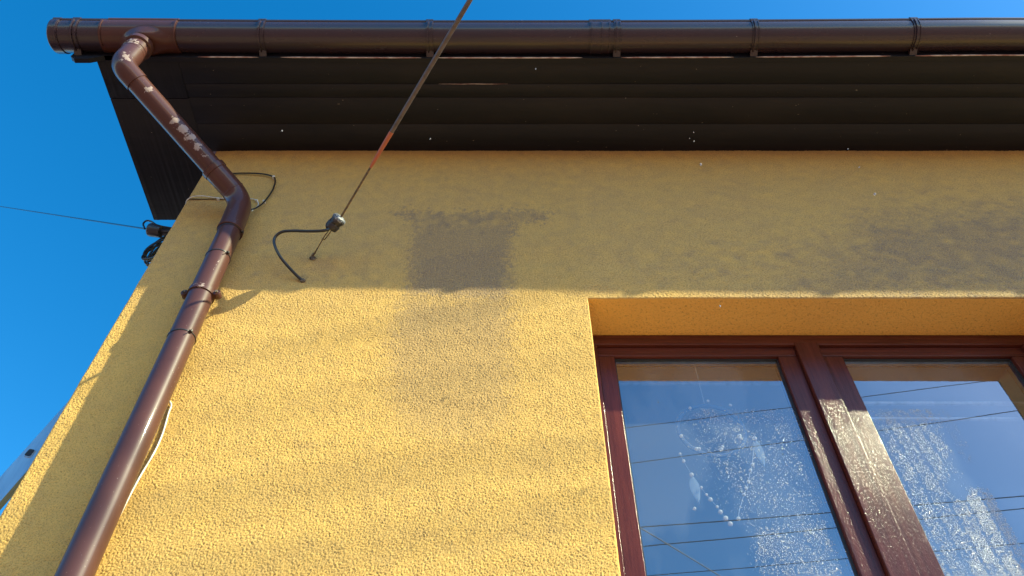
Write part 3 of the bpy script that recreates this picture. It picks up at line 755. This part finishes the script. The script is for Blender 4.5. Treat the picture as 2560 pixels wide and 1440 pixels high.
# street wires behind the viewer: they show only as reflections in the panes
for v0, Yd, sl_, rr, lab in ((1441, 10.4, .16, .009, 'lowest'), (1368, 10.8, .18, .012, 'second lowest'), (1319, 10.0, .14, .012, 'middle'), (1155, 10.2, .22, .010, 'second highest'), (1065, 9.6, .20, .009, 'highest')):
    a0, dy0, dz0 = ray(1604, v0); x0 = a0/dy0*Yd; zw = CZ + dz0/dy0*Yd; pts = []      # mirrored in the pane plane
    for i in range(41):
        x = -30 + 60*i/40; pts.append((x, 2*YG - (CY + Yd) + sl_*(x - x0), zw + .0004*(x - x0)**2))
    mb = MB(); mb.tube(pts, rr*.62, 8); tag(mb.build('street_wire', M['black']), f'black street wire seen only as the {lab} dark line reflected in the window', 'wire', 'street wires reflected in the window')

# bundled cables high over the yard: out of the frame, their soft shadows cross the sunlit wall
for (a_, b_, rr, lab) in (((500,914),(920,832), .0075, 'highest'), ((1000,978),(1480,905), .005, 'second highest'), ((440,1262),(1050,1182), .009, 'second lowest'), ((780,1394),(1490,1272), .0085, 'lowest')):
    off = Vector((SUN.x, SUN.y, SUN.z))/(-SUN.y)*3.3; P1, P2 = A(*a_, 0) + off, A(*b_, 0) + off
    d_ = (P2 - P1).normalized(); mb = MB(); mb.tube([P1 + d_*k - Vector((0, 0, .0009))*(k*k*.0) for k in (-14, -6, 0, 1, 6, 20)], rr, 8)
    tag(mb.build('bundled_cable', M['black']), f'thick black street cable overhead, casting the {lab} soft slanting shadow on the sunlit wall', 'wire', 'cables whose shadows cross the wall')

# ------------------------------------------------------------------ things on the gable side
GP = A(390, 577, .12)
gi = MB(); ax2 = Vector((-.9, -.1, .15)).normalized()
gi.tube([GP - ax2*.030, GP - ax2*.026, GP + ax2*.026, GP + ax2*.034, GP + ax2*.040], lambda i: (.020, .030, .034, .030, .014)[i], 14)
gi.box(GP.x+.02, GP.x+.075, GP.y-.012, GP.y+.02, GP.z-.020, GP.z+.014, .005)
o = gi.build('wire_insulator', M['darkporc'], sharp=50); tag(o, 'dark insulator standing out past the wall corner against the sky', 'insulator')
end = A(0, 516, .12)
far = atd(0, 516, 7.0); start = GP + ax2*.036
dirw = far - start
cable('overhead_wire', [start, start + dirw*.25, far, start + dirw*4], .0042, M['black'], 'thin black wire stretching left across the sky from the corner', 'wire')
cable('cable', [A(362,572,.12), A(358,560,.12), A(366,552,.12), A(378,554,.12), A(394,564,.12), A(410,567,.12), A(432,571,.12), A(446,576,.11)], .0045, M['black'],
      'short black cable arching over the corner insulator to the gable wall', 'cable')
cc = MB()
for k in range(7):
    c0 = A(404 + k*1.2, 622 + k*.5, .12 + .012*k); pts = []
    rx, rz_ = .046 + .004*math.sin(k*2), .100 + .006*math.cos(k*3)
    for i in range(37):
        t = 2*math.pi*i/36; pts.append(c0 + Vector((rx*math.cos(t) + .30*rz_*math.sin(t), .02*math.sin(t+k), rz_*math.sin(t))))
    cc.tube(pts, .0052, 8, cap=False)
tag(cc.build('cable_coil', M['black']), 'coil of black cable hanging on the gable side below the insulator', 'cable coil')

# ladder leaning on the gable wall
ld_o = empty('ladder', (-2.5, .25, 0)); tag(ld_o, 'aluminium ladder leaning against the gable side, only its stile showing', 'ladder')
yl = .25; pT = A(165, 1009, yl); pB = A(0, 1193, yl); dl = (pT - pB); dl.normalize(); pr_ = Vector((dl.z, 0, -dl.x))
Wd = .074
def lpt(s_, w, y): return pB + dl*s_ + pr_*w + Vector((0, y - yl, 0))
s_g = -(pB.z - .01)/dl.z; s_t = .88
rung_dark = A(75, 1133, yl); s_h = (rung_dark - pB).dot(dl); w_h = (rung_dark - pB).dot(pr_)
rs = [s_h + .28*k for k in range(int((s_g - s_h)/.28)+1, int((s_t - s_h)/.28)+1)]
def stile(yy):
    mb = MB(); P4 = []
    for s_ in (s_g, s_t): P4.append([lpt(s_, 0, yy), lpt(s_, Wd, yy), lpt(s_, Wd, yy+.028), lpt(s_, 0, yy+.028)])
    b = 0; mb.v = P4[0] + P4[1]; mb.f = [(0,1,2,3),(4,7,6,5),(0,4,5,1),(1,5,6,2),(2,6,7,3),(3,7,4,0)]
    return mb.build('stile', M['alu'], ld_o, smooth=False)
for yy in (yl, yl+.42): stile(yy)
for s_ in rs:
    mb = MB(); pr5 = [(.018, -.009), (.014, -.014), (-.014, -.014), (-.018, -.009), (-.018, .009), (-.014, .014), (.014, .014), (.018, .009)]
    pth = [lpt(s_, w_h, yl-.003), lpt(s_, w_h, yl+.46)]
    mb.sweep(pth, pr5, up=dl); r_o = mb.build('rung', M['alu'], ld_o, smooth=False)
    h_ = MB(); h_.sweep([lpt(s_, w_h, yl-.0045), lpt(s_, w_h, yl-.0031)], [(a*.82, b*.82) for a, b in pr5], up=dl); under(h_.build('rung_shade_plate', M['rung_dark'], smooth=False), r_o)  # shade inside the hollow rung is a dark-coloured plate

# ------------------------------------------------------------------ water
# falling meltwater drops
drops = [(1752,411,.0042,-.45),(2187,485,.0040,-.50),(2148,418,.0026,-.5),(1735,353,.0028,-.4),(1734,331,.0018,-.42),(1724,346,.0016,-.45),(2120,372,.0020,-.5),(1800,765,.0022,-.55),(1339,172,.0025,-.7),(705,327,.0030,-.45),(1076,347,.0026,-.45)]
dl_ = ['largest falling drop, in front of the shaded wall just under the soffit', 'large falling drop at far right in front of the shaded wall', 'small falling drop at the right, just under the soffit edge of the wall', 'brightest of the little cluster of drops before the dark soffit', 'topmost tiny drop of the cluster before the dark soffit', 'leftmost tiny drop of the cluster before the dark soffit', 'tiny drop at the soffit edge, above the drops at far right', 'lone falling drop in front of the window reveal', 'falling drop just below the gutter, right of the overhead wire', 'lone falling drop before the soffit near the downpipe', 'lone falling drop before the soffit right of the red sleeve']
for (u, v, r_, y), lb in zip(drops, dl_):
    mb = MB(); p = A(u, v, y); mb.ball(p, r_*1.15, 12, 9, (1, 1, 1.25)); o = mb.build('water_drop', M['drop'])
    tag(o, lb, 'water drop', 'falling water drops glinting in the sun')
# dew on the panes
pn = [(A(u, v, YG).x, A(u, v, YG).z) for u, v in ((0,0),)]
def inpoly(x, z, P):
    c_ = False
    for (x0, z0), (x1, z1) in zip(P, P[1:]+P[:1]):
        if (z0 > z) != (z1 > z) and x < (x1-x0)*(z-z0)/(z1-z0)+x0: c_ = not c_
    return c_
G = lambda pts: [(A(u, v, YG).x, A(u, v, YG).z) for u, v in pts]
regions = [(G([(1740,1022),(2000,1022),(2035,1200),(2110,1440),(2140,1540),(1830,1540),(1905,1440),(1895,1330),(1840,1230),(1770,1130),(1730,1060)]), 4200, .0010, .0024, 0),
           (G([(1690,1020),(1800,1022),(1900,1200),(1900,1330),(1830,1300),(1750,1180),(1690,1080)]), 500, .0008, .0017, 0),
           (G([(1880,1330),(2060,1300),(2100,1440),(2130,1540),(1860,1540),(1905,1440)]), 2200, .0010, .0024, 0),
           (G([(2185,1022),(2330,1022),(2350,1100),(2385,1190),(2350,1200),(2370,1240),(2400,1270),(2440,1215),(2485,1245),(2500,1280),(2560,1390),(2600,1480),(2640,1540),(2400,1560),(2345,1440),(2300,1330),(2260,1220),(2220,1100)]), 9000, .0010, .0028, 1),
           (G([(2335,1022),(2365,1022),(2400,1080),(2440,1150),(2425,1160),(2380,1090)]), 160, .0010, .0020, 1),
           (G([(2400,1270),(2440,1215),(2485,1245),(2500,1280),(2560,1390),(2640,1540),(2440,1540)]), 3500, .0012, .0030, 1)]
hv = np.array([(0, 0, 1)] + [(math.cos(2*math.pi*j/5), math.sin(2*math.pi*j/5), 0) for j in range(5)] + [(.6*math.cos(2*math.pi*(j+.5)/5), .6*math.sin(2*math.pi*(j+.5)/5), .75) for j in range(5)])
hf = np.array([(0, 6+j, 6+(j+1) % 5) for j in range(5)] + [(1+j, 6+j, 6+(j-1) % 5) for j in range(5)] + [(1+j, 1+(j+1) % 5, 6+j) for j in range(5)])
def inside_np(x, z, P):
    c_ = np.zeros(len(x), bool)
    for (x0, z0), (x1, z1) in zip(P, P[1:]+P[:1]):
        c_ ^= ((z0 > z) != (z1 > z)) & (x < (x1-x0)*(z-z0)/((z1-z0) or 1e-9)+x0)
    return c_
seeds = rng.uniform(0, 6.28, 12)
def clump(x, z): return (np.sin(x*61+seeds[0]+2*np.sin(z*37+seeds[1])) + np.sin(z*83+seeds[2]+2*np.sin(x*47+seeds[3])) + np.sin((x+z)*29+seeds[4]) + np.sin(x*170+seeds[5]+3*np.sin(z*90)))/4
pos = [[], []]
for P, cnt, r0, r1, side_ in regions:
    x0, x1 = min(p[0] for p in P), max(p[0] for p in P); z0, z1 = min(p[1] for p in P), max(p[1] for p in P)
    ga, gb_, g0, g1 = panes[side_]; got = 0; tries = 0
    while got < cnt*(1.3, 1.7)[side_] and tries < 60:
        tries += 1; nn = 20000
        x, z = rng.uniform(x0, x1, nn), rng.uniform(z0, z1, nn)
        jit = .018*np.abs(np.sin(z*23 + x*11 + seeds[6]))
        ok = inside_np(x + rng.normal(0, 1, nn)*(.006+jit), z + rng.normal(0, 1, nn)*(.003 + jit*.5), P)
        ok &= rng.uniform(0, 1, nn) < np.clip(.6 + .5*clump(x, z), .1, 1)
        if side_ == 1:
            run = np.sin((x + .10*z)*105 + 1.5*np.sin(z*7)) > .80
            ok &= ~(run & (rng.uniform(0, 1, nn) < .8))
        x, z = x[ok], z[ok]; x += rng.normal(0, .002, len(x))
        ok = (x > ga+.003) & (x < gb_-.003) & (z > g0+.003) & (z < g1-.003); x, z = x[ok], z[ok]
        r_ = (r0 + (r1-r0)*rng.uniform(0, 1, len(x))**3)*(.85, .80)[side_]
        lim = int(cnt*(1.3, 1.7)[side_]) - got; pos[side_].append(np.stack([x, z, r_], 1)[:max(lim, 0)]); got += len(x)
for side_, lab in ((0, 'sparse dew drops sparkling on the left window pane'), (1, 'dense dew drops sparkling on the right window pane')):
    Pp = np.concatenate(pos[side_]); k = len(Pp); el = rng.uniform(.8, 1.5, k)
    V = np.empty((k, 11, 3), np.float32)
    V[:, :, 0] = Pp[:, None, 0] + hv[None, :, 0]*Pp[:, None, 2]; V[:, :, 2] = Pp[:, None, 1] + hv[None, :, 1]*(Pp[:, 2]*el)[:, None]
    V[:, :, 1] = YG - .0003 - hv[None, :, 2]*Pp[:, None, 2]*.6
    Fc = (hf[None] + (np.arange(k)*11)[:, None, None]).reshape(-1, 3).astype(np.int32)
    me = bpy.data.meshes.new('dew'); me.vertices.add(k*11); me.vertices.foreach_set('co', V.ravel())
    me.loops.add(len(Fc)*3); me.loops.foreach_set('vertex_index', Fc.ravel()); me.polygons.add(len(Fc))
    me.polygons.foreach_set('loop_start', np.arange(len(Fc), dtype=np.int32)*3); me.polygons.foreach_set('loop_total', np.full(len(Fc), 3, np.int32))
    me.update(calc_edges=True); me.polygons.foreach_set('use_smooth', np.ones(len(Fc), bool)); me.materials.append(M['dew'])
    o = link(bpy.data.objects.new('dew', me)); tag(o, lab, 'dew', kind='stuff')

# dream catcher behind the left pane
DY = YG + .032
dc = empty('dream_catcher', A(1775, 1075, DY)); tag(dc, 'dream catcher with beads and feathers hanging behind the left pane', 'dream catcher')
c0 = A(1778, 1075, DY); rxw = .125
ho = MB(); ho.tube([c0 + Vector((rxw*math.cos(t), .004*math.sin(t), rxw*math.sin(t))) for t in [2*math.pi*i/48 for i in range(49)]], .0075, 10, cap=False); ho.build('hoop', M['hoop'], dc)
hs_ = MB(); hs_.tube([c0 + Vector((0, 0, rxw)), (c0.x, DY, s_in)], .001, 5)
for chain in ([(1702,1137),(1709,1153),(1729,1187),(1753,1219),(1766,1237),(1776,1249),(1793,1267),(1801,1280),(1814,1296),(1826,1310)], [(1885,1098),(1881,1162),(1876,1176),(1871,1205),(1865,1221),(1860,1237),(1848,1277),(1846,1297)]):
    hs_.tube([A(u, v, DY) for u, v in chain], .0009, 5)
hs_.build('string', M['white'], dc)
for (u, v, r_) in ((1709,1153,.0055),(1729,1187,.0065),(1753,1219,.0045),(1766,1237,.0045),(1776,1249,.0065),(1793,1267,.0045),(1801,1280,.0065),(1814,1296,.0075),(1826,1310,.0070),
                   (1887,1097,.0070),(1881,1162,.0060),(1876,1176,.0055),(1871,1205,.0055),(1865,1221,.0055),(1860,1237,.0050),(1846,1297,.0060),
                   (1700,1135,.0045),(1703,1090,.0055),(1741,1122,.0060),(1748,1122,.0055),(1803,1124,.0065),(1806,1118,.0060),(1849,1090,.0065),(1850,1096,.0060),(1725,1020,.005),(1770,1003,.005),(1826,1013,.005),(1736,1272,.0055)):
    b_ = MB(); b_.ball(A(u, v, DY-.012), r_*1.25, 10, 7); b_.build('bead', M['bead'], dc)
for (u0, v0, u1, v1) in ((1729,1190,1748,1262),(1887,1100,1912,1170)):
    f_ = MB(); p0_, p1_ = A(u0, v0, DY), A(u1, v1, DY); d_ = p1_ - p0_; n_ = 14
    sd_ = Vector((1, 0, 0)) - d_.normalized()*d_.normalized().x; sd_.normalize()
    lft = [p0_ + d_*(i/n_) - sd_*.017*math.sin(math.pi*(i/n_)**.75) + Vector((0, -.002, 0)) for i in range(n_+1)]
    rgt = [p0_ + d_*(i/n_) + sd_*.017*math.sin(math.pi*(i/n_)**.75) + Vector((0, -.002, 0)) for i in range(n_+1)]
    mid_ = [p0_ + d_*(i/n_) - Vector((0, .005, 0)) for i in range(n_+1)]
    f_.v = lft + mid_ + rgt; q_ = n_+1
    for i in range(n_): f_.f += [(i, i+1, q_+i+1, q_+i), (q_+i, q_+i+1, 2*q_+i+1, 2*q_+i)]
    f_.build('feather', M['feather'], dc)
